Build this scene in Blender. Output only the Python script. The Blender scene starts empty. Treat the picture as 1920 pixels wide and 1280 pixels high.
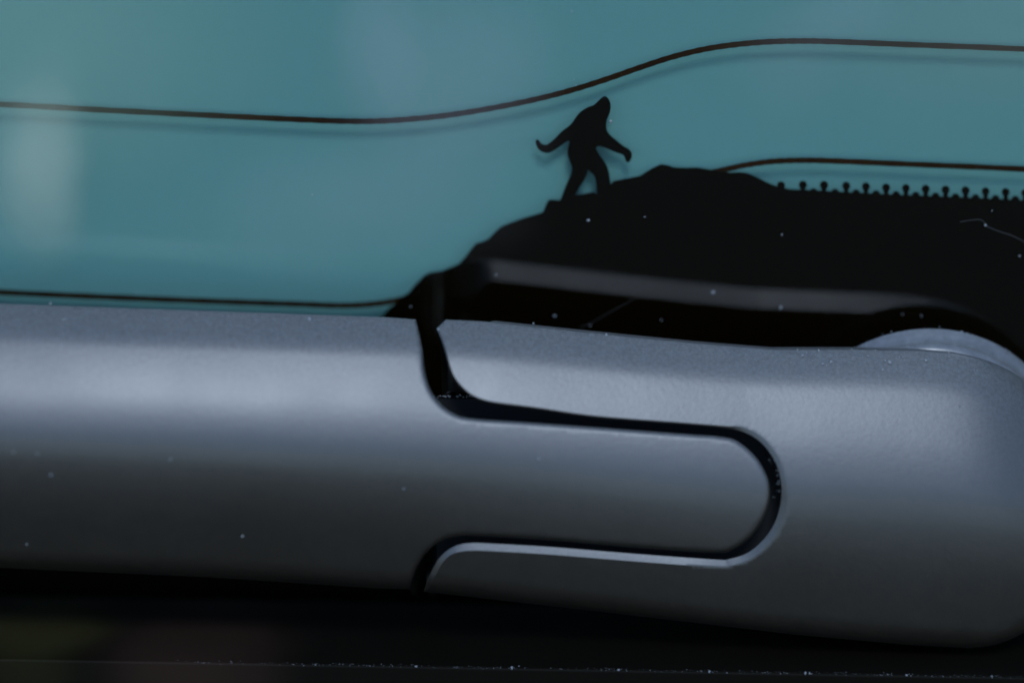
import bpy, bmesh, math, random
from mathutils import Vector
from mathutils.geometry import delaunay_2d_cdt
R = math.radians
random.seed(11)
sc = bpy.context.scene
MM = 0.001

# ------------------------------------------------------------------ camera
PX = 0.00006                      # one photo pixel in metres at the focus plane
PITCH = R(20)
FOCUS = 0.288
C0 = Vector((0, -0.012, 0))       # where the optical axis meets the focus plane
FWD = Vector((0, math.cos(PITCH), -math.sin(PITCH)))
UP = Vector((0, math.sin(PITCH), math.cos(PITCH)))
CAM = C0 - FWD * FOCUS
cd = bpy.data.cameras.new('camera')
cam = bpy.data.objects.new('camera', cd)
sc.collection.objects.link(cam)
cam.location = CAM
cam.rotation_euler = (R(90) - PITCH, 0, 0)
cd.sensor_width = 36
cd.lens = 36 * FOCUS / (1920 * PX)
cd.clip_start, cd.clip_end = 0.005, 500
cd.dof.use_dof = True
cd.dof.focus_distance = FOCUS + 0.003
cd.dof.aperture_fstop = 5.0
cd.dof.aperture_blades = 0
sc.camera = cam

# ------------------------------------------------------------------ sky, sun, exposure
SUN_EL = 48
w = bpy.data.worlds.new('World'); sc.world = w; w.use_nodes = True
nt = w.node_tree; nt.nodes.clear()
sky = nt.nodes.new('ShaderNodeTexSky'); sky.sky_type = 'NISHITA'; sky.sun_disc = False
sky.sun_elevation = R(SUN_EL); sky.sun_rotation = R(180 + 6)
sky.air_density = 0.9; sky.dust_density = 0.0; sky.ozone_density = 3.0
bg = nt.nodes.new('ShaderNodeBackground'); bg.inputs['Strength'].default_value = 0.14
wo = nt.nodes.new('ShaderNodeOutputWorld')
nt.links.new(sky.outputs[0], bg.inputs[0]); nt.links.new(bg.outputs[0], wo.inputs[0])
sl = bpy.data.lights.new('sun', 'SUN'); sl.energy = 1.1; sl.angle = R(16); sl.color = (0.75, 0.86, 1.0)
sun = bpy.data.objects.new('sun', sl); sc.collection.objects.link(sun)
sun.rotation_euler = (R(90 - SUN_EL), 0, R(6))
vs = sc.view_settings
vs.view_transform = 'Standard'; vs.look = 'None'; vs.gamma = 1; vs.use_curve_mapping = False
vs.exposure = 1.1

# ------------------------------------------------------------------ photo-pixel to world
RIGHT = Vector((1, 0, 0))
def ray(px, py):
    return FWD + RIGHT * ((px - 960) * PX / FOCUS) + UP * (-(py - 640) * PX / FOCUS)
def at_cam(px, py, c=0.0):        # c metres in front of the focus plane
    return CAM + ray(px, py) * (FOCUS - c)
def at_wall(px, py, y):           # on the plane at world depth y (glass outer face is y = 0)
    d = ray(px, py)
    return CAM + d * ((y - CAM.y) / d.y)

# ------------------------------------------------------------------ helpers
def link(name, me, mat=None, parent=None):
    o = bpy.data.objects.new(name, me)
    sc.collection.objects.link(o)
    if mat: me.materials.append(mat)
    if parent: o.parent = parent
    return o
def mesh(name, verts, faces, smooth=True, sharp=None):
    me = bpy.data.meshes.new(name)
    me.from_pydata([tuple(v) for v in verts], [], faces)
    me.validate(); me.update()
    bm = bmesh.new(); bm.from_mesh(me)
    bmesh.ops.recalc_face_normals(bm, faces=bm.faces)
    bm.to_mesh(me); bm.free()
    if smooth:
        for p in me.polygons: p.use_smooth = True
        if sharp: me.set_sharp_from_angle(angle=R(sharp))
    return me
def empty(name, loc=(0, 0, 0)):
    o = bpy.data.objects.new(name, None); o.empty_display_size = 0.01
    sc.collection.objects.link(o); o.location = loc
    return o
def tag(o, label=None, cat=None, kind=None, group=None):
    if label: o['label'] = label
    if cat: o['category'] = cat
    if kind: o['kind'] = kind
    if group: o['group'] = group
    return o
def catmull(pts, n=8, closed=False):
    out = []; N = len(pts)
    for i in range(N if closed else N - 1):
        if closed: a, b, c, d = (pts[(i + k - 1) % N] for k in range(4))
        else: a, b, c, d = (pts[max(0, min(N - 1, i + k - 1))] for k in range(4))
        for j in range(n):
            t = j / n
            out.append(tuple(0.5 * (2 * b[k] + (c[k] - a[k]) * t + (2 * a[k] - 5 * b[k] + 4 * c[k] - d[k]) * t * t + (3 * b[k] - a[k] - 3 * c[k] + d[k]) * t ** 3) for k in (0, 1)))
    if not closed: out.append(tuple(pts[-1]))
    return out
def lerp_table(tab, x):
    if x <= tab[0][0]:
        (x0, y0), (x1, y1) = tab[0], tab[1]
    elif x >= tab[-1][0]:
        (x0, y0), (x1, y1) = tab[-2], tab[-1]
    else:
        for (x0, y0), (x1, y1) in zip(tab, tab[1:]):
            if x0 <= x <= x1: break
    return y0 + (y1 - y0) * (x - x0) / (x1 - x0)
def resample(poly, step):
    out = []
    N = len(poly)
    for i in range(N):
        a, b = poly[i], poly[(i + 1) % N]
        L = math.dist(a, b); k = max(1, int(L / step))
        for j in range(k):
            t = j / k; out.append((a[0] + (b[0] - a[0]) * t, a[1] + (b[1] - a[1]) * t))
    return out
def area2(p):
    return sum(p[i][0] * p[(i + 1) % len(p)][1] - p[(i + 1) % len(p)][0] * p[i][1] for i in range(len(p)))

# ------------------------------------------------------------------ materials
def material(name):
    m = bpy.data.materials.new(name); m.use_nodes = True
    n = m.node_tree; n.nodes.clear()
    out = n.nodes.new('ShaderNodeOutputMaterial')
    return m, n, out
def node(n, t, **kw):
    x = n.nodes.new(t)
    for k, v in kw.items():
        if k in x.inputs: x.inputs[k].default_value = v
        else: setattr(x, k, v)
    return x
def simple(name, col, rough, spec=0.5, noise=None):
    m, n, out = material(name)
    p = node(n, 'ShaderNodeBsdfPrincipled', **{'Base Color': (*col, 1), 'Roughness': rough, 'Specular IOR Level': spec})
    n.links.new(p.outputs[0], out.inputs[0])
    if noise:
        tc = node(n, 'ShaderNodeTexCoord'); no = node(n, 'ShaderNodeTexNoise', Scale=noise[0], Detail=4.0)
        n.links.new(tc.outputs['Object'], no.inputs['Vector'])
        mx = node(n, 'ShaderNodeMix', data_type='RGBA')
        mx.inputs[6].default_value = (*col, 1); mx.inputs[7].default_value = (*noise[1], 1)
        n.links.new(no.outputs['Fac'], mx.inputs[0]); n.links.new(mx.outputs[2], p.inputs['Base Color'])
    return m

def plastic_mat(name, col, rough, grain=1.0, dust=1.0):
    """grained, slightly dusty black plastic"""
    m, n, out = material(name)
    L = n.links.new
    p = node(n, 'ShaderNodeBsdfPrincipled', **{'Roughness': rough, 'Specular IOR Level': 0.75})
    tc = node(n, 'ShaderNodeTexCoord')
    fine = node(n, 'ShaderNodeTexNoise', Scale=1700.0, Detail=3.0, Roughness=0.6)
    mid = node(n, 'ShaderNodeTexNoise', Scale=850.0, Detail=4.0, Roughness=0.6)
    big = node(n, 'ShaderNodeTexNoise', Scale=60.0, Detail=3.0, Roughness=0.5)
    for t in (fine, mid, big): L(tc.outputs['Object'], t.inputs['Vector'])
    mx = node(n, 'ShaderNodeMix', data_type='RGBA')
    mx.inputs[6].default_value = (*[c * 0.3 for c in col], 1); mx.inputs[7].default_value = (*[c * 1.8 for c in col], 1)
    L(mid.outputs['Fac'], mx.inputs[0])
    # fine dust settled on the surfaces that face up, thinned by the grain
    geo = node(n, 'ShaderNodeNewGeometry'); sep = node(n, 'ShaderNodeSeparateXYZ'); L(geo.outputs['Normal'], sep.inputs[0])
    dm = node(n, 'ShaderNodeMapRange'); dm.inputs[1].default_value = 0.32; dm.inputs[2].default_value = 0.85; dm.inputs[3].default_value = 0.0; dm.inputs[4].default_value = 0.115 * dust
    L(sep.outputs['Z'], dm.inputs[0])
    gr = node(n, 'ShaderNodeMapRange'); gr.inputs[1].default_value = 0.3; gr.inputs[2].default_value = 0.7; gr.inputs[3].default_value = 0.45; gr.inputs[4].default_value = 1.4
    gm_ = node(n, 'ShaderNodeTexNoise', Scale=2600.0, Detail=5.0, Roughness=0.75); L(tc.outputs['Object'], gm_.inputs['Vector']); L(gm_.outputs['Fac'], gr.inputs[0])
    du = node(n, 'ShaderNodeMath', operation='MULTIPLY'); L(dm.outputs[0], du.inputs[0]); L(gr.outputs[0], du.inputs[1])
    dx = node(n, 'ShaderNodeMix', data_type='RGBA'); dx.inputs[7].default_value = (0.50, 0.52, 0.54, 1)
    L(du.outputs[0], dx.inputs[0]); L(mx.outputs[2], dx.inputs[6]); L(dx.outputs[2], p.inputs['Base Color'])
    mr = node(n, 'ShaderNodeMapRange'); mr.inputs[3].default_value = rough - 0.02; mr.inputs[4].default_value = rough + 0.03
    mr.inputs[1].default_value = 0.3; mr.inputs[2].default_value = 0.7
    L(big.outputs['Fac'], mr.inputs[0]); L(mr.outputs[0], p.inputs['Roughness'])
    b1 = node(n, 'ShaderNodeBump', Strength=1.0 * grain, Distance=0.000012)
    b2 = node(n, 'ShaderNodeBump', Strength=0.8 * grain, Distance=0.000009)
    L(fine.outputs['Fac'], b1.inputs['Height']); L(mid.outputs['Fac'], b2.inputs['Height'])
    L(b1.outputs[0], b2.inputs['Normal']); L(b2.outputs[0], p.inputs['Normal'])
    L(p.outputs[0], out.inputs[0])
    return m

def glass_mat():
    """outer face: fresnel mirror over clear glass, with soft pale reflections painted on as diffuse patches"""
    m, n, out = material('window_glass_outer')
    L = n.links.new
    tr = node(n, 'ShaderNodeBsdfTransparent', Color=(0.93, 0.985, 0.98, 1))
    gl = node(n, 'ShaderNodeBsdfGlossy', Roughness=0.012)
    lw = node(n, 'ShaderNodeLayerWeight', Blend=0.5)          # Schlick reflectance, same from both sides of the pane
    pw = node(n, 'ShaderNodeMath', operation='POWER'); pw.inputs[1].default_value = 5.0; L(lw.outputs['Facing'], pw.inputs[0])
    fr = node(n, 'ShaderNodeMath', operation='MULTIPLY_ADD'); fr.inputs[1].default_value = 0.94; fr.inputs[2].default_value = 0.06; L(pw.outputs[0], fr.inputs[0])
    mix = node(n, 'ShaderNodeMixShader')
    L(fr.outputs[0], mix.inputs[0]); L(tr.outputs[0], mix.inputs[1]); L(gl.outputs[0], mix.inputs[2])
    tc = node(n, 'ShaderNodeTexCoord')
    cur = mix
    # soft reflections painted in as diffuse colour: (photo x, photo y, half width, half height, opacity, colour)
    painted_glows = [(95, 310, 60, 160, 0.16, (0.74, 0.72, 0.52)), (10, 60, 420, 230, 0.10, (0.50, 0.66, 0.46)),
              (840, 140, 170, 190, 0.075, (0.58, 0.56, 0.56)), (10, 310, 120, 150, 0.05, (0.66, 0.70, 0.60)), (720, 60, 60, 160, 0.05, (0.6, 0.55, 0.58)),
              (660, 390, 250, 110, 0.045, (0.64, 0.60, 0.58)), (1850, 60, 400, 150, 0.07, (0.46, 0.46, 0.36)),
              (1470, 130, 80, 90, 0.03, (0.55, 0.5, 0.5)), (1560, 40, 90, 60, 0.04, (0.5, 0.5, 0.55))]
    warp = node(n, 'ShaderNodeTexNoise', Scale=45.0, Detail=2.0)
    L(tc.outputs['Object'], warp.inputs['Vector'])
    wv = node(n, 'ShaderNodeVectorMath', operation='MULTIPLY_ADD')
    wv.inputs[1].default_value = (0.010, 0.0, 0.010); L(warp.outputs['Color'], wv.inputs[0]); L(tc.outputs['Object'], wv.inputs[2])
    for (px, py, hx, hy, op, col) in painted_glows:
        c = at_wall(px, py, 0); e = at_wall(px + hx, py, 0); f = at_wall(px, py + hy, 0)
        sx, sz = abs(e.x - c.x), abs(f.z - c.z)
        sub = node(n, 'ShaderNodeVectorMath', operation='SUBTRACT'); sub.inputs[1].default_value = (c.x + 0.005, 0, c.z + 0.005)
        L(wv.outputs[0], sub.inputs[0])
        mul = node(n, 'ShaderNodeVectorMath', operation='MULTIPLY'); mul.inputs[1].default_value = (1 / sx, 0, 1 / sz)
        L(sub.outputs[0], mul.inputs[0])
        ln = node(n, 'ShaderNodeVectorMath', operation='LENGTH'); L(mul.outputs[0], ln.inputs[0])
        mr = node(n, 'ShaderNodeMapRange', interpolation_type='SMOOTHERSTEP')
        mr.inputs[1].default_value = 0.0; mr.inputs[2].default_value = 1.7; mr.inputs[3].default_value = op; mr.inputs[4].default_value = 0
        L(ln.outputs['Value'], mr.inputs[0])
        df = node(n, 'ShaderNodeBsdfDiffuse', Color=(*col, 1))
        ms = node(n, 'ShaderNodeMixShader')
        L(mr.outputs[0], ms.inputs[0]); L(cur.outputs[0], ms.inputs[1]); L(df.outputs[0], ms.inputs[2])
        cur = ms
    L(cur.outputs[0], out.inputs[0])
    return m
def clear_mat():
    m, n, out = material('window_glass_inner')
    tr = node(n, 'ShaderNodeBsdfTransparent', Color=(0.95, 0.99, 0.985, 1))
    n.links.new(tr.outputs[0], out.inputs[0])
    return m

M_GLASS, M_CLEAR = glass_mat(), clear_mat()
M_PRINT = simple('black_ceramic_print', (0.0024, 0.0012, 0.0002), 0.7, 0.0)
M_LINE = simple('fired_heater_paste', (0.004, 0.0017, 0.0005), 0.6, 0.0, (120, (0.030, 0.010, 0.002)))
M_BACKING = simple('teal_backing_sheet', (0.104, 0.200, 0.184), 0.75, 0.0, (30, (0.112, 0.206, 0.182)))
M_ARM = plastic_mat('grained_black_plastic', (0.009, 0.0068, 0.0042), 0.42)
M_COLLAR = plastic_mat('smooth_black_rubber', (0.06, 0.060, 0.060), 0.28, 0.3, 0.6)
M_LINER = simple('inner_black_plastic', (0.004, 0.0045, 0.005), 0.6, 0.1)
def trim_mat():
    m, n, out = material('trim_with_painted_blurs'); L = n.links.new
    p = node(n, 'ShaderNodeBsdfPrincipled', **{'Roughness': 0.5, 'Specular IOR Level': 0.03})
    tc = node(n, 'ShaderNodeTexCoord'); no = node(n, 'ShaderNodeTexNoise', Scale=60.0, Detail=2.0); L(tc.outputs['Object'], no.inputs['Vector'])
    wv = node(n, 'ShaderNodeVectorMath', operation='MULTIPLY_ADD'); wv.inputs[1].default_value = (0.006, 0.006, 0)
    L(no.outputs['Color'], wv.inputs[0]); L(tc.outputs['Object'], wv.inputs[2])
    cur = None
    for (cx, cy, hx, hy, col) in ((-0.0555, 0.0120, 0.0105, 0.015, (0.020, 0.018, 0.006)), (-0.036, 0.009, 0.013, 0.020, (0.017, 0.010, 0.007))):   # olive and brown reflections painted as soft colour patches
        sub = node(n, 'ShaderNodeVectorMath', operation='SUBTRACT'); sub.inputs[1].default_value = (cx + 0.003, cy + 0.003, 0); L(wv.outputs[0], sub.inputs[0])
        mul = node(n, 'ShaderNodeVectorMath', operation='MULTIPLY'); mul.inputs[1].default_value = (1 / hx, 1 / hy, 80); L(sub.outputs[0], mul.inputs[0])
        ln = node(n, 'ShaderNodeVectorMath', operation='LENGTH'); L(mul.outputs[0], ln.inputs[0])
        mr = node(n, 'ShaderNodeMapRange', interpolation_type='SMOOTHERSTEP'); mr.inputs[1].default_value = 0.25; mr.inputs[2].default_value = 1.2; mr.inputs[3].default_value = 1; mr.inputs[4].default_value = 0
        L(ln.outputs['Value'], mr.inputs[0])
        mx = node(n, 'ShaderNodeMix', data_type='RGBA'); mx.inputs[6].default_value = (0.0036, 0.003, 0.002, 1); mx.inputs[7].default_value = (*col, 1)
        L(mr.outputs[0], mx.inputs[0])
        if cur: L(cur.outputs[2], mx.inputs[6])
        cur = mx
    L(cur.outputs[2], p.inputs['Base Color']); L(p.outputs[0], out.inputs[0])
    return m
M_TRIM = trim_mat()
M_DUST = simple('pale_dust', (0.17, 0.175, 0.18), 0.8, 0.1)
M_LINT = simple('grey_lint', (0.03, 0.03, 0.029), 0.8, 0.2)

# ------------------------------------------------------------------ ground (seen only as reflection in the window)
def ground_mat():
    m, n, out = material('grass_and_bare_earth')
    L = n.links.new
    p = node(n, 'ShaderNodeBsdfPrincipled', Roughness=0.95)
    tc = node(n, 'ShaderNodeTexCoord')
    a = node(n, 'ShaderNodeTexNoise', Scale=1.1, Detail=5.0); b = node(n, 'ShaderNodeTexNoise', Scale=9.0, Detail=6.0)
    for t in (a, b): L(tc.outputs['Object'], t.inputs['Vector'])
    r1 = node(n, 'ShaderNodeValToRGB'); r1.color_ramp.elements[0].position = 0.44; r1.color_ramp.elements[1].position = 0.56
    r1.color_ramp.elements[0].color = (0.021, 0.013, 0.002, 1); r1.color_ramp.elements[1].color = (0.021, 0.011, 0.002, 1)
    L(a.outputs['Fac'], r1.inputs[0])
    mx = node(n, 'ShaderNodeMix', data_type='RGBA', blend_type='MULTIPLY'); mx.inputs[0].default_value = 0.8
    r2 = node(n, 'ShaderNodeValToRGB'); r2.color_ramp.elements[0].position = 0.3; r2.color_ramp.elements[1].position = 0.75
    r2.color_ramp.elements[0].color = (0.25, 0.25, 0.25, 1)
    L(b.outputs['Fac'], r2.inputs[0]); L(r1.outputs[0], mx.inputs[6]); L(r2.outputs[0], mx.inputs[7])
    L(mx.outputs[2], p.inputs['Base Color']); L(p.outputs[0], out.inputs[0])
    return m
gs = 200
g = link('ground', mesh('ground', [(-gs, -gs, -0.95), (gs, -gs, -0.95), (gs, gs, -0.95), (-gs, gs, -0.95)], [(0, 1, 2, 3)], False), ground_mat())
tag(g, 'rough grass and bare earth in front of the car', kind='structure')

# ------------------------------------------------------------------ rear window
GT = 0.0031                                   # glass thickness
PRINT_Y, BACKING_Y = GT + 0.00006, GT + 0.0020
x0, x1 = -0.30, 0.30
z0, z1 = -0.075, 0.24
window = empty('rear_window', (0, 0, z0))
tag(window, 'teal rear car window with black printed rocks, walking figure and heater lines', 'car window', 'thing')
def wadd(name, me, mat, label=None):
    o = link(name, me, mat, window); o.location = (0, 0, -z0)
    if label: o['label'] = label
    return o
def box_mesh(name, a, b):
    v = [(x, y, z) for x in (a[0], b[0]) for y in (a[1], b[1]) for z in (a[2], b[2])]
    f = [(0, 1, 3, 2), (4, 6, 7, 5), (0, 4, 5, 1), (2, 3, 7, 6), (0, 2, 6, 4), (1, 5, 7, 3)]
    return mesh(name, v, f, False)
gm = box_mesh('glass_pane', (x0, 0, z0), (x1, GT, z1))
go = wadd('glass_pane', gm, M_GLASS)
gm.materials.append(M_CLEAR)
for p in gm.polygons: p.material_index = 0 if p.normal.y < -0.5 else 1
wadd('teal_backing', box_mesh('teal_backing', (x0, BACKING_Y, z0), (x1, BACKING_Y + 0.001, z1)), M_BACKING, 'flat teal backing sheet added behind the glass')  # opaque backing, added to give the teal and catch the print's shadows

def print_mesh(name, poly, thick=0.00004):
    """flat printed shape (photo outline) on the inner glass face, with its own paint thickness"""
    pts = [Vector(p) for p in poly]
    v, e, f, *_ = delaunay_2d_cdt(pts, [(i, (i + 1) % len(pts)) for i in range(len(pts))], [], 1, 1e-3)
    a = [at_wall(p.x, p.y, PRINT_Y) for p in v]
    b = [q + Vector((0, thick, 0)) for q in a]
    n = len(a)
    faces = [tuple(t) for t in f] + [tuple(i + n for i in reversed(t)) for t in f]
    cnt = {}
    for t in f:
        for i in range(len(t)):
            k = (t[i], t[(i + 1) % len(t)]); cnt[k] = 1
    for (i, j) in list(cnt):
        if (j, i) not in cnt: faces.append((j, i, i + n, j + n))
    return mesh(name, a + b, faces, False)

rocks = [(-3200, 560), (-300, 668), (560, 668), (660, 636), (704, 601), (716, 594), (730, 577), (742, 569), (752, 557), (766, 549), (778, 534), (789, 523), (796, 516), (806, 511), (828, 508), (846, 501), (860, 495),
         (872, 482), (884, 466), (893, 456), (903, 454), (916, 448), (928, 435), (941, 424), (962, 416), (985, 408), (1006, 402), (1018, 398), (1022, 388),
         (1027, 377), (1032, 374), (1052, 376), (1066, 372), (1080, 366), (1113, 360), (1120, 365), (1132, 358), (1144, 347), (1150, 340),
         (1168, 336), (1200, 330), (1212, 322), (1226, 314), (1240, 308), (1252, 310), (1264, 314), (1286, 315), (1306, 314), (1330, 318),
         (1352, 321), (1368, 324), (1388, 323), (1402, 325), (1420, 333), (1440, 343), (1458, 350), (1480, 355), (1520, 356.5), (1600, 361),
         (1700, 366), (1800, 370), (1920, 375.5), (2400, 400), (5200, 545), (5200, 1900), (-3200, 1900)]
wadd('printed_rocks', print_mesh('printed_rocks', rocks), M_PRINT, 'black printed rocky slope and border band')
figure = [(1134.4, 182), (1140, 186.5), (1143.7, 196), (1143, 208.7), (1139.5, 218), (1136.5, 225.6), (1135.3, 235), (1137, 246), (1144.7, 256),
          (1157, 266), (1168, 275), (1177.5, 280.5), (1183, 287), (1182.9, 296), (1178.4, 303.4), (1174, 300.6), (1171.5, 293), (1166, 288.5), (1153, 284),
          (1138, 277.5), (1125, 273), (1118.4, 274.5), (1116.8, 280), (1123, 291), (1132.5, 304), (1139, 317.5), (1142, 332.5), (1143.7, 346),
          (1144.5, 362), (1122.5, 366), (1119.4, 348), (1117, 333.5), (1110, 324), (1101.5, 317.6), (1099.7, 325), (1094, 338), (1085.6, 351),
          (1077, 367), (1074, 380), (1049, 381), (1052.8, 373), (1061, 351), (1068.7, 334), (1073.4, 319), (1072.5, 310), (1067.8, 298.7),
          (1065.4, 287.5), (1067.3, 273), (1068.3, 264), (1061, 265.5), (1050, 273), (1038.7, 281), (1029, 285.6), (1020, 285), (1011.5, 280.5),
          (1007, 272.5), (1005.2, 265.5), (1008.4, 263.2), (1014.4, 270.2), (1022, 273), (1029, 270.8), (1040.6, 261.5), (1053.7, 248), (1070.6, 235),
          (1080, 222), (1089.4, 211), (1102.5, 202.5), (1113.7, 198.6), (1123, 190), (1129.5, 184)]
def swell(p, d):
    sgn = 1 if area2(p) > 0 else -1; out = []
    for i in range(len(p)):
        a, b = p[i - 1], p[(i + 1) % len(p)]; tx, ty = b[0] - a[0], b[1] - a[1]; l = math.hypot(tx, ty) or 1
        out.append((p[i][0] + sgn * ty / l * d, p[i][1] - sgn * tx / l * d))
    return out
fo = wadd('printed_figure', print_mesh('printed_figure', swell(catmull(figure, 3, True), 1.3)), M_PRINT, 'black printed silhouette of a walking ape-like figure')
fo.location.y += 0.00001
def blob(name, cx, cy, r, stem=0):
    pts = []
    for i in range(18):
        a = 2 * math.pi * i / 18
        pts.append((cx + r * math.cos(a), cy + r * math.sin(a)))
    if stem:     # keyhole foot that runs into the border
        pts = [p for p in pts if p[1] < cy + r * 0.72]
        pts = sorted(pts, key=lambda p: math.atan2(p[0] - cx, -(p[1] - cy)))
        pts += [(cx + r * 0.56, cy + r * 1.05), (cx + r * 0.62, cy + stem), (cx - r * 0.62, cy + stem), (cx - r * 0.56, cy + r * 1.05)]
    return print_mesh(name, pts)
dots = [(1464.5, 348), (1505.5, 347), (1545, 347.5), (1586.7, 348.7), (1623.7, 350), (1661.5, 352), (1698.7, 353), (1735.7, 354.5), (1773, 356), (1810.5, 357.5), (1848, 359), (1885.7, 360.5), (1922, 362)]
while dots[-1][0] < 2250: dots.append((dots[-1][0] + 37.6, dots[-1][1] + 1.7))
for i, (dx, dy) in enumerate(dots):
    o = wadd('printed_dot', blob('printed_dot', dx, dy, 7.7 + random.uniform(-.3, .3), 17), M_PRINT); o.location.y += 0.000012
    if i and i + 1 < len(dots):
        mx = (dx + dots[i + 1][0]) / 2
        o = wadd('printed_bump', blob('printed_bump', mx, (dy + dots[i + 1][1]) / 2 + 13.6, 7.6), M_PRINT); o.location.y += 0.000008
def line_mesh(name, pts, width):
    c = catmull(pts, 10); L, Rr = [], []
    for i, p in enumerate(c):
        a, b = c[max(0, i - 1)], c[min(len(c) - 1, i + 1)]
        tx, ty = b[0] - a[0], b[1] - a[1]; l = math.hypot(tx, ty)
        ww = width * (0.5 + 0.03 * math.sin(i * 1.7))
        L.append((p[0] - ty / l * ww, p[1] + tx / l * ww)); Rr.append((p[0] + ty / l * ww, p[1] - tx / l * ww))
    return print_mesh(name, L + Rr[::-1])
lines = [
    ([(-3000, 40), (-1200, 130), (-500, 169), (-200, 186), (0, 196), (200, 207), (400, 217), (550, 224), (650, 227.5), (720, 227), (800, 221), (870, 212), (950, 198), (1020, 183), (1080, 167),
      (1140, 148), (1200, 127), (1260, 107.5), (1320, 93), (1380, 84), (1440, 79), (1500, 77.5), (1560, 78.5), (1700, 84), (1920, 92.5), (2300, 110), (4800, 240)], 10.4, 'upper bronze-black heater line'),
    ([(1240, 352), (1290, 336), (1330, 325), (1365, 317), (1400, 309.5), (1450, 303), (1500, 301), (1560, 302), (1700, 308), (1920, 317.5), (2300, 337), (4800, 470)], 10.4, 'short heater line running into the printed rocks'),
    ([(-3000, 395), (-1000, 494), (-300, 532), (0, 548), (200, 557), (400, 565), (550, 570), (640, 573), (700, 570), (750, 562), (800, 548), (850, 530)], 10.4, 'lower heater line just above the wiper'),
]
for k, (pts, wd, lab) in enumerate(lines):
    o = wadd('heater_line', line_mesh('heater_line', pts, wd), M_LINE, lab); o.location.y += 0.00002
    if k == 0:      # further lines of the grid above
        for s in (1, 2, 3):
            d = link('heater_line', o.data, None, window); d.location = (0, 0.00002, -z0 + s * 0.0245)

# ------------------------------------------------------------------ wiper arm
wiper = empty('wiper_arm', at_wall(1745, 867, 0))
tag(wiper, 'black grained plastic wiper arm with interlocking head lying across the window', 'wiper arm')
WI = -wiper.location
TOP = [(-3000, 440), (0, 569), (400, 583), (790, 597), (900, 602), (1100, 623), (1300, 643), (1450, 655), (1600, 655), (1720, 657), (1790, 662), (1850, 675), (1890, 692), (1920, 712), (1960, 748)]
BOT = [(-3000, 900), (0, 1064), (400, 1082), (790, 1108), (1100, 1143), (1500, 1190), (1700, 1208), (1850, 1216), (2000, 1216)]
def soften(tab, a, b, step=20, rad=70):
    return [(x, sum(lerp_table(tab, x + rad * k / 10) for k in range(-10, 11)) / 21) for x in range(a, b, step)]
TOPS, BOTS = soften(TOP, -3000, 2100), soften(BOT, -3000, 2100)
SL = [(0, 0.68), (0.08, 0.58), (0.115, 0.44), (0.15, 0.29), (0.30, 0.20), (0.45, 0.04), (0.6, -0.20), (0.8, -0.39), (0.93, -0.47), (0.965, -0.9), (1.0, -2.6)]
prof = [0.0]; NP = 400
for i in range(NP): prof.append(prof[-1] + lerp_table(SL, (i + 0.5) / NP) / NP)
def lookup(tab, x):
    q = (x - tab[0][0]) / 20; i = max(0, min(len(tab) - 2, int(q)))
    return tab[i][1] + (tab[i + 1][1] - tab[i][1]) * (q - i)
def depth(px, py):
    t, b = lookup(TOPS, min(px, 1985)), lookup(BOTS, px)
    v = (py - t) / (b - t)
    q = max(0.0, min(1.0, v)) * NP; i = min(NP - 1, int(q))
    c = (prof[i] + (prof[i + 1] - prof[i]) * (q - i)) * (b - t) * PX
    c *= 1.0 + 0.35 * max(0, min(1, (1400 - px) / 1400))
    c += max(-1.35, min(2.2, (900 - px) / 800)) * 0.0026          # the arm leans out to the left, away from the glass
    if px > 1780: c -= ((px - 1780) / 240) ** 3 * 0.003
    return c
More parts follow.
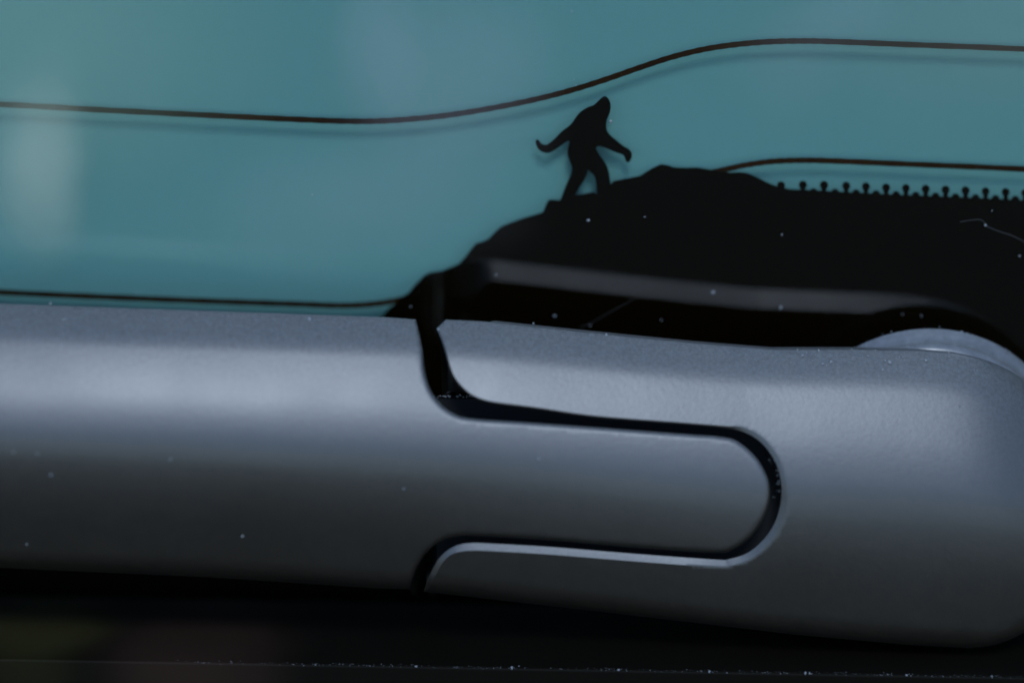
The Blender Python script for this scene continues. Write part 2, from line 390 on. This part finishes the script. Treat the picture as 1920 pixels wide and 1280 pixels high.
def shell(name, poly, bevel, mat, grid=9, rear=None):
    """solid from a photo outline: curved front from depth(), edge bevels, walls and back"""
    poly = resample(poly, 7)
    if area2(poly) < 0: poly.reverse()
    N = len(poly)
    nrm = []
    for i in range(N):
        a, b, c = poly[i - 1], poly[i], poly[(i + 1) % N]
        t1 = Vector((b[0] - a[0], b[1] - a[1])).normalized(); t2 = Vector((c[0] - b[0], c[1] - b[1])).normalized()
        t = (t1 + t2); t = t.normalized() if t.length > 1e-4 else t1
        k = 1 / max(0.6, t.dot(t1))
        nrm.append((-t.y * k, t.x * k))          # inward for this orientation
    rr = [bevel(p, n) for p, n in zip(poly, nrm)]
    # smooth the bevel widths along the edge
    for _ in range(14):
        rr = [((rr[i - 1][0] + rr[i][0] * 2 + rr[(i + 1) % N][0]) / 4, (rr[i - 1][1] + rr[i][1] * 2 + rr[(i + 1) % N][1]) / 4, rr[i][2]) for i in range(N)]
    verts, faces = [], []
    rings = []
    for s in (0.0, 0.25, 0.5, 0.75, 1.0):
        ring = []
        for p, n, (r, dr, flat) in zip(poly, nrm, rr):
            ang = s * math.pi / 2
            ins = r * (s if flat else 1 - math.cos(ang)); drop = dr * ((1 - s) if flat else 1 - math.sin(ang))
            q = (p[0] + n[0] * ins, p[1] + n[1] * ins)
            ring.append(len(verts)); verts.append(at_cam(q[0], q[1], depth(*q) - drop))
        rings.append(ring)
    inner = [(p[0] + n[0] * r, p[1] + n[1] * r) for p, n, (r, dr, fl) in zip(poly, nrm, rr)]
    # interior
    xs = [p[0] for p in inner]; ys = [p[1] for p in inner]
    def inside(x, y):
        c = False
        for i in range(N):
            (ax, ay), (bx, by) = inner[i], inner[i - 1]
            if (ay > y) != (by > y) and x < (bx - ax) * (y - ay) / (by - ay) + ax: c = not c
        return c
    pts = [Vector(p) for p in inner]
    y = min(ys)
    rows = []
    while y < max(ys):
        cr = sorted(ax + (y - ay) * (bx - ax) / (by - ay) for (ax, ay), (bx, by) in zip(inner, inner[1:] + inner[:1]) if (ay > y) != (by > y))
        for a, b in zip(cr[::2], cr[1::2]):
            x = math.ceil((a + 4) / grid) * grid
            while x < b - 4:
                if x > -240 or x % (grid * 8) == 0: pts.append(Vector((x, y)))
                x += grid
        y += grid * 0.7
    v, e, f, ov, *_ = delaunay_2d_cdt(pts, [(i, (i + 1) % N) for i in range(N)], [], 1, 1e-4)
    idx = {}
    for j, src in enumerate(ov):
        o = [s for s in src if s < N]
        if o: idx[j] = rings[-1][o[0]]
        else: idx[j] = len(verts); verts.append(at_cam(v[j].x, v[j].y, depth(v[j].x, v[j].y)))
    faces += [tuple(idx[i] for i in t) for t in f]
    # rear: chamfer then wall to the back plane
    r1, r2 = [], []
    for i, (p, n) in enumerate(zip(poly, nrm)):
        a = verts[rings[0][i]]
        dy, dz = rear(p, n) if rear else (0.002, 0.0)
        r1.append(len(verts)); verts.append(a + Vector((n[0] * 0.0002, dy, dz)))
        b = verts[-1]
        r2.append(len(verts)); yb = max(-0.0042, b.y + 0.0005)
        if dy > 0.003: verts.append(b + Vector((0, 0.0004, -0.006)))      # top edge: wall drops straight down
        else: verts.append(Vector((b.x, yb, b.z - (0.55 * (yb - b.y) if n[1] > -0.6 else 0))))
    seq = [r2, r1] + rings
    for A, B in zip(seq, seq[1:]):
        for i in range(N):
            j = (i + 1) % N
            faces.append((A[i], A[j], B[j], B[i]))
    v2, e2, f2, ov2, *_ = delaunay_2d_cdt([Vector(p) for p in poly], [(i, (i + 1) % N) for i in range(N)], [], 1, 1e-4)
    if len(v2) == N: faces += [tuple(r2[ov2[i][0]] for i in reversed(t)) for t in f2]
    o = link(name, mesh(name, verts, faces, True, 32), mat, wiper); o.location = WI
    return o

def rear_fn(p, n):
    t = lerp_table(TOP, min(p[0], 1975))
    if n[1] > 0.6 and p[1] < t + 60:
        k = 1 - max(0, min(1, (p[0] - 250) / 420)) if p[0] < 800 else max(0, min(1, (p[0] - 868) / 60))
        k = k * k * (3 - 2 * k)
        a, b = ((0.0031, -0.00135) if p[0] < 800 else (0.0038, -0.0011)), (0.0031, -0.0040)
        return (b[0] + (a[0] - b[0]) * k, b[1] + (a[1] - b[1]) * k)
    return (0.0022, -0.0012 if n[1] > -0.6 else -0.0001)

tongue = catmull([(779.7, 598.7), (785.5, 621), (793, 658), (796, 691), (803, 719), (813, 741), (831, 762), (852, 776), (872, 782.5), (911, 786.5), (1004, 792.5), (1117, 800.5), (1283, 813), (1350, 818),
                  (1383, 827), (1417, 856), (1437, 889), (1444, 918), (1440, 952), (1425, 985), (1404, 1010), (1375, 1029), (1342, 1036), (1200, 1027), (1033, 1012.5), (900, 1004.5), (858, 1005), (825, 1015),
                  (796, 1040), (779, 1068), (767, 1104)], 5)
def edge(tab, a, b, n=16):
    return [(a + (b - a) * i / n, lerp_table(tab, a + (b - a) * i / n)) for i in range(n + 1)]
bar_poly = edge(TOP, -2600, 779.7, 60)[:-1] + tongue + edge(BOT, 767, -2600, 60)[1:]
def bevel_bar(p, n):
    t, b = lerp_table(TOP, p[0]), lerp_table(BOT, p[0])
    if p[1] < t + 6 and n[1] > .5: return (2.0, 0.00015, False)
    if p[1] > b - 8 and n[1] < -.5: return (6.0, 0.0006, False)
    return (8.0, 0.0005, False)
shell('arm_bar', bar_poly, bevel_bar, M_ARM, rear=rear_fn)['label'] = 'long bar ending in a rounded tongue'

slot = catmull([(804, 1081), (812, 1065), (822, 1048), (838, 1032), (858, 1021.5), (884, 1017.5), (920, 1018.5), (1033, 1025), (1200, 1038.5), (1342, 1048.5), (1367, 1047.5), (1400, 1037), (1429, 1014), (1450, 985), (1462, 952), (1466, 918),
                (1462, 889), (1450, 858), (1425, 827), (1392, 808.5), (1350, 801), (1283, 795), (1117, 782), (1004, 766), (934, 757), (902, 750), (878, 738), (855, 715), (843, 691), (831, 647), (818.3, 616)], 5)
top_end = edge(TOP, 836, 1900, 50)
end = catmull([(1900, 698), (1935, 725), (1975, 772), (2008, 835), (2026, 910), (2026, 1000), (2008, 1085), (1970, 1145), (1920, 1185), (1870, 1207), (1820, 1214)], 6)
head_poly = top_end[:-1] + end[:-1] + edge(BOT, 1820, 794, 40) + slot
def bevel_head(p, n):
    t, b = lerp_table(TOP, min(p[0], 1975)), lerp_table(BOT, p[0])
    if p[0] > 1850 and n[0] < -.3: return (26.0, 0.0016, False)
    if p[1] < t + 6 and n[1] > .5: return (2.0, 0.00015, False)
    if p[1] > b - 8 and n[1] < -.5: return (6.0, 0.0006, False)
    if p[1] > 930: return (14.0 if p[0] > 850 else 10.0, 0.00050 if p[0] < 1330 else 0.00042, True)
    if p[0] > 1380: return (9.0, 0.00016, True)
    return (3.0, 0.0002, True)
shell('head_cover', head_poly, bevel_head, M_ARM, rear=rear_fn)['label'] = 'rounded head cover with a slot around the tongue'

# inner bracket seen through the joint
liner_outline = [(802, 742), (1560, 742), (1560, 1075), (812, 1075)]
def prism(name, outline, c0, c1, mat, bev=0.0006):
    n = len(outline)
    cx = sum(p[0] for p in outline) / n; cy = sum(p[1] for p in outline) / n
    f = [at_cam(px + (8 if px < cx else -8), py + (6 if py < cy else -6), c0) for px, py in outline]
    m = [at_cam(px, py, c0 - bev) for px, py in outline]
    b = [at_cam(px, py, c1) for px, py in outline]
    v = f + m + b
    faces = [tuple(range(n)), tuple(range(3 * n - 1, 2 * n - 1, -1))]
    for i in range(n):
        j = (i + 1) % n
        faces += [(i, n + i, n + j, j), (n + i, 2 * n + i, 2 * n + j, n + j)]
    o = link(name, mesh(name, v, faces, False), mat, wiper); o.location = WI
    return o
prism('inner_bracket', liner_outline, -0.0030, -0.0052, M_LINER)

# pivot collar behind the head
rim = at_wall(1744, 616, -0.0042)
RC = 0.0168
cxx, czz = rim.x, rim.z - RC
collar_prof = [(0.0110, -0.0006), (0.0116, -0.0030), (0.0152, -0.0037), (0.0165, -0.0039), (RC, -0.0042), (RC - 0.0002, -0.0045), (RC - 0.0006, -0.0050), (RC - 0.0011, -0.0055), (RC - 0.0012, -0.0059), (RC - 0.0013, -0.0062), (RC - 0.0018, -0.0066), (RC - 0.0026, -0.0070), (RC - 0.0040, -0.0073), (0.0085, -0.0074), (0.008, -0.0094), (0.004, -0.0095)]
v, f = [], []; S = 144
for i in range(S):
    a = 2 * math.pi * i / S
    for (r, y) in collar_prof: v.append((cxx + r * math.cos(a), y, czz + r * math.sin(a)))
K = len(collar_prof)
for i in range(S):
    j = (i + 1) % S
    for k in range(K - 1): f.append((i * K + k, j * K + k, j * K + k + 1, i * K + k + 1))
f.append(tuple(i * K for i in range(S))); f.append(tuple(i * K + K - 1 for i in reversed(range(S))))
o = link('pivot_collar', mesh('pivot_collar', v, f, True, 50), M_COLLAR, wiper); o.location = WI
o['label'] = 'round pivot collar showing above the head cover'

# ------------------------------------------------------------------ tailgate trim below
e0, e1 = at_cam(370, 1242, 0), at_cam(1920, 1270, 0)
dirx = (e1 - e0) / (e1.x - e0.x)
trim_root = e0 + dirx * (-e0.x)
sec = [(-trim_root.y - 0.0006, -0.0035), (0.004, -0.0004)] + [(0.0003 - 0.0003 * math.sin(k / 6 * math.pi / 2), -0.0003 + 0.0003 * math.cos(k / 6 * math.pi / 2)) for k in range(7)] + [(-0.0012, -0.012), (-0.0035, -0.045), (-trim_root.y - 0.0006, -0.045)]
v, f = [], []
NX = 60
for i in range(NX + 1):
    x = x0 + (x1 - x0) * i / NX
    for (dy, dz) in sec:
        p = dirx * x
        back = dy > 0.01
        v.append((x, (dy if back else p.y + dy), p.z + dz))
K = len(sec)
for i in range(NX):
    for k in range(K):
        l = (k + 1) % K
        f.append((i * K + k, (i + 1) * K + k, (i + 1) * K + l, i * K + l))
f += [tuple(range(K)), tuple(NX * K + k for k in reversed(range(K)))]
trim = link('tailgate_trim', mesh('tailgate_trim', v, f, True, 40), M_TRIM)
trim.location = trim_root
tag(trim, 'satin black tailgate trim with a dusty edge below the wiper', 'car trim', 'thing')

# ------------------------------------------------------------------ dust and lint
def specks(name, items, mat):
    bm = bmesh.new()
    for (p, r) in items:
        ret = bmesh.ops.create_icosphere(bm, subdivisions=1, radius=1)
        s = [r * random.uniform(.6, 1.4) for _ in range(3)]
        for q in ret['verts']:
            k = random.uniform(.75, 1.2)
            q.co = Vector((q.co.x * s[0] * k, q.co.y * s[1] * k, q.co.z * s[2] * k)) + p
    me = bpy.data.meshes.new(name); bm.to_mesh(me); bm.free()
    return link(name, me, mat)
items = []
for (px, py, r) in [(1337, 548, 5), (1464, 577, 4.5), (1103, 413, 4.5), (1209, 407, 3), (1466, 440, 3.2), (930, 515, 4), (1072, 22, 3), (585, 365, 3), (1145, 228, 4.5), (1040, 592, 3.5), (1107, 610, 2.6),
                    (1692, 589, 2.5), (1728, 592, 2.5), (1860, 395, 2), (1848, 422, 5), (1080, 160, 3), (1076, 150, 2), (1300, 156, 1.6), (255, 549, 3.5), (770, 575, 3), (600, 40, 2), (1912, 480, 3), (1240, 600, 2)]:
    items.append((at_wall(px, py, -0.00012), 0.6 * r * PX))
for _ in range(45):
    px, py = random.uniform(-300, 2200), random.uniform(-200, 640)
    items.append((at_wall(px, py, -0.00004), random.uniform(0.4, 1.2) * PX))
tag(specks('glass_dust', items, M_DUST), 'tiny pale dust specks stuck on the window glass', 'dust', 'stuff')
items = []
def on_arm(px, py, r):
    items.append((at_cam(px, py, depth(px, py) + 0.3 * r * PX), r * PX))
for (px, py, r) in [(1137, 628, 3.6), (1505, 667, 4), (1512, 661, 2), (1495, 656, 2.5), (1535, 657, 3), (1558, 678, 4), (1543, 682, 3), (1627, 667, 2.5), (1668, 679, 4.5), (1660, 676, 3), (1655, 693, 3.5), (1686, 669, 2.2), (1693, 669, 2), (1736, 676, 3),
                    (1779, 661, 2), (1597, 655, 2.5), (95, 569, 4), (120, 600, 4), (580, 598, 4), (822, 618, 5), (25, 847, 3), (70, 850, 3), (95, 890, 3), (757, 916, 3), (455, 1005, 3), (320, 860, 4), (1010, 860, 3), (1800, 760, 3), (1000, 606, 2), (50, 1020, 3)]:
    on_arm(px, py, 0.8 * r)
for _ in range(90):        # sprinkled along the top ridge and strip
    px = random.uniform(-200, 1900)
    if 770 < px < 840: continue
    on_arm(px, lerp_table(TOP, px) + abs(random.gauss(0, 1)) * 22 + 1, random.uniform(0.35, 1.0))
for _ in range(60):
    px = random.uniform(1400, 1850)
    on_arm(px, lerp_table(TOP, px) + abs(random.gauss(0, 1)) * 18 + 1, random.uniform(0.4, 1.2))
for _ in range(26):         # dusty rim of the collar
    a = R(random.uniform(25, 155)); y = random.gauss(-0.0042, 0.0004)
    items.append((Vector((cxx + RC * math.cos(a), y, czz + RC * math.sin(a))), random.uniform(0.6, 1.9) * PX))
for _ in range(34):         # along the bracket edge in the joint
    items.append((at_cam(random.uniform(806, 890), 743 + random.gauss(0, 1.5), -0.0032), random.uniform(0.7, 1.8) * PX))
for _ in range(14):
    px, py = random.choice([(1450, 858), (1466, 918), (1462, 889), (1460, 940)])
    on_arm(px + random.uniform(-10, 2), py + random.uniform(-14, 14), random.uniform(0.6, 1.4))
tag(specks('wiper_dust', items, M_DUST), 'tiny pale dust specks along the wiper edges', 'dust', 'stuff')
items = []
for _ in range(1100):
    px = random.uniform(330, 2300)
    if random.random() < 0.35 * (1 + math.sin(px * 0.02) * math.sin(px * 0.0071)): continue
    X = (px - 960) * PX
    p = trim_root + dirx * X + Vector((0, random.gauss(0.0003, 0.00015), -0.00003))
    items.append((p, random.uniform(0.25, 0.85) * PX))
for (px, r) in [(960, 3), (1330, 2.5), (1510, 3.8), (1518, 3), (1160, 2.5), (1700, 2.5), (1860, 2.5), (780, 2)]:
    X = (px - 960) * PX
    items.append((trim_root + dirx * X + Vector((0, 0, r * PX * .5)), r * PX))
tag(specks('trim_dust', items, M_DUST), 'thin broken line of dust along the black trim edge', 'dust', 'stuff')
def fibre(pts, rad, label):
    c = catmull(pts, 6); v, f = [], []
    for (px, py) in c:
        p = at_wall(px, py, -0.0001)
        for k in range(5):
            a = 2 * math.pi * k / 5; v.append(p + Vector((0.3 * rad * math.cos(a), 0.5 * rad * math.sin(a), rad * math.cos(a))))
    for i in range(len(c) - 1):
        for k in range(5):
            l = (k + 1) % 5; f.append((i * 5 + k, i * 5 + l, i * 5 + 5 + l, i * 5 + 5 + k))
    o = link('lint_fibre', mesh('lint_fibre', v, f), M_LINT)
    tag(o, label, 'lint')
fibre([(1800, 416), (1838, 412), (1850, 424), (1868, 432), (1900, 443), (1935, 462), (1950, 480)], 0.00005, 'bent grey lint fibre on black border near the right edge')
fibre([(1085, 615), (1110, 604), (1150, 582), (1190, 560)], 0.00003, 'straight faint fibre lying diagonally just above the head cover')
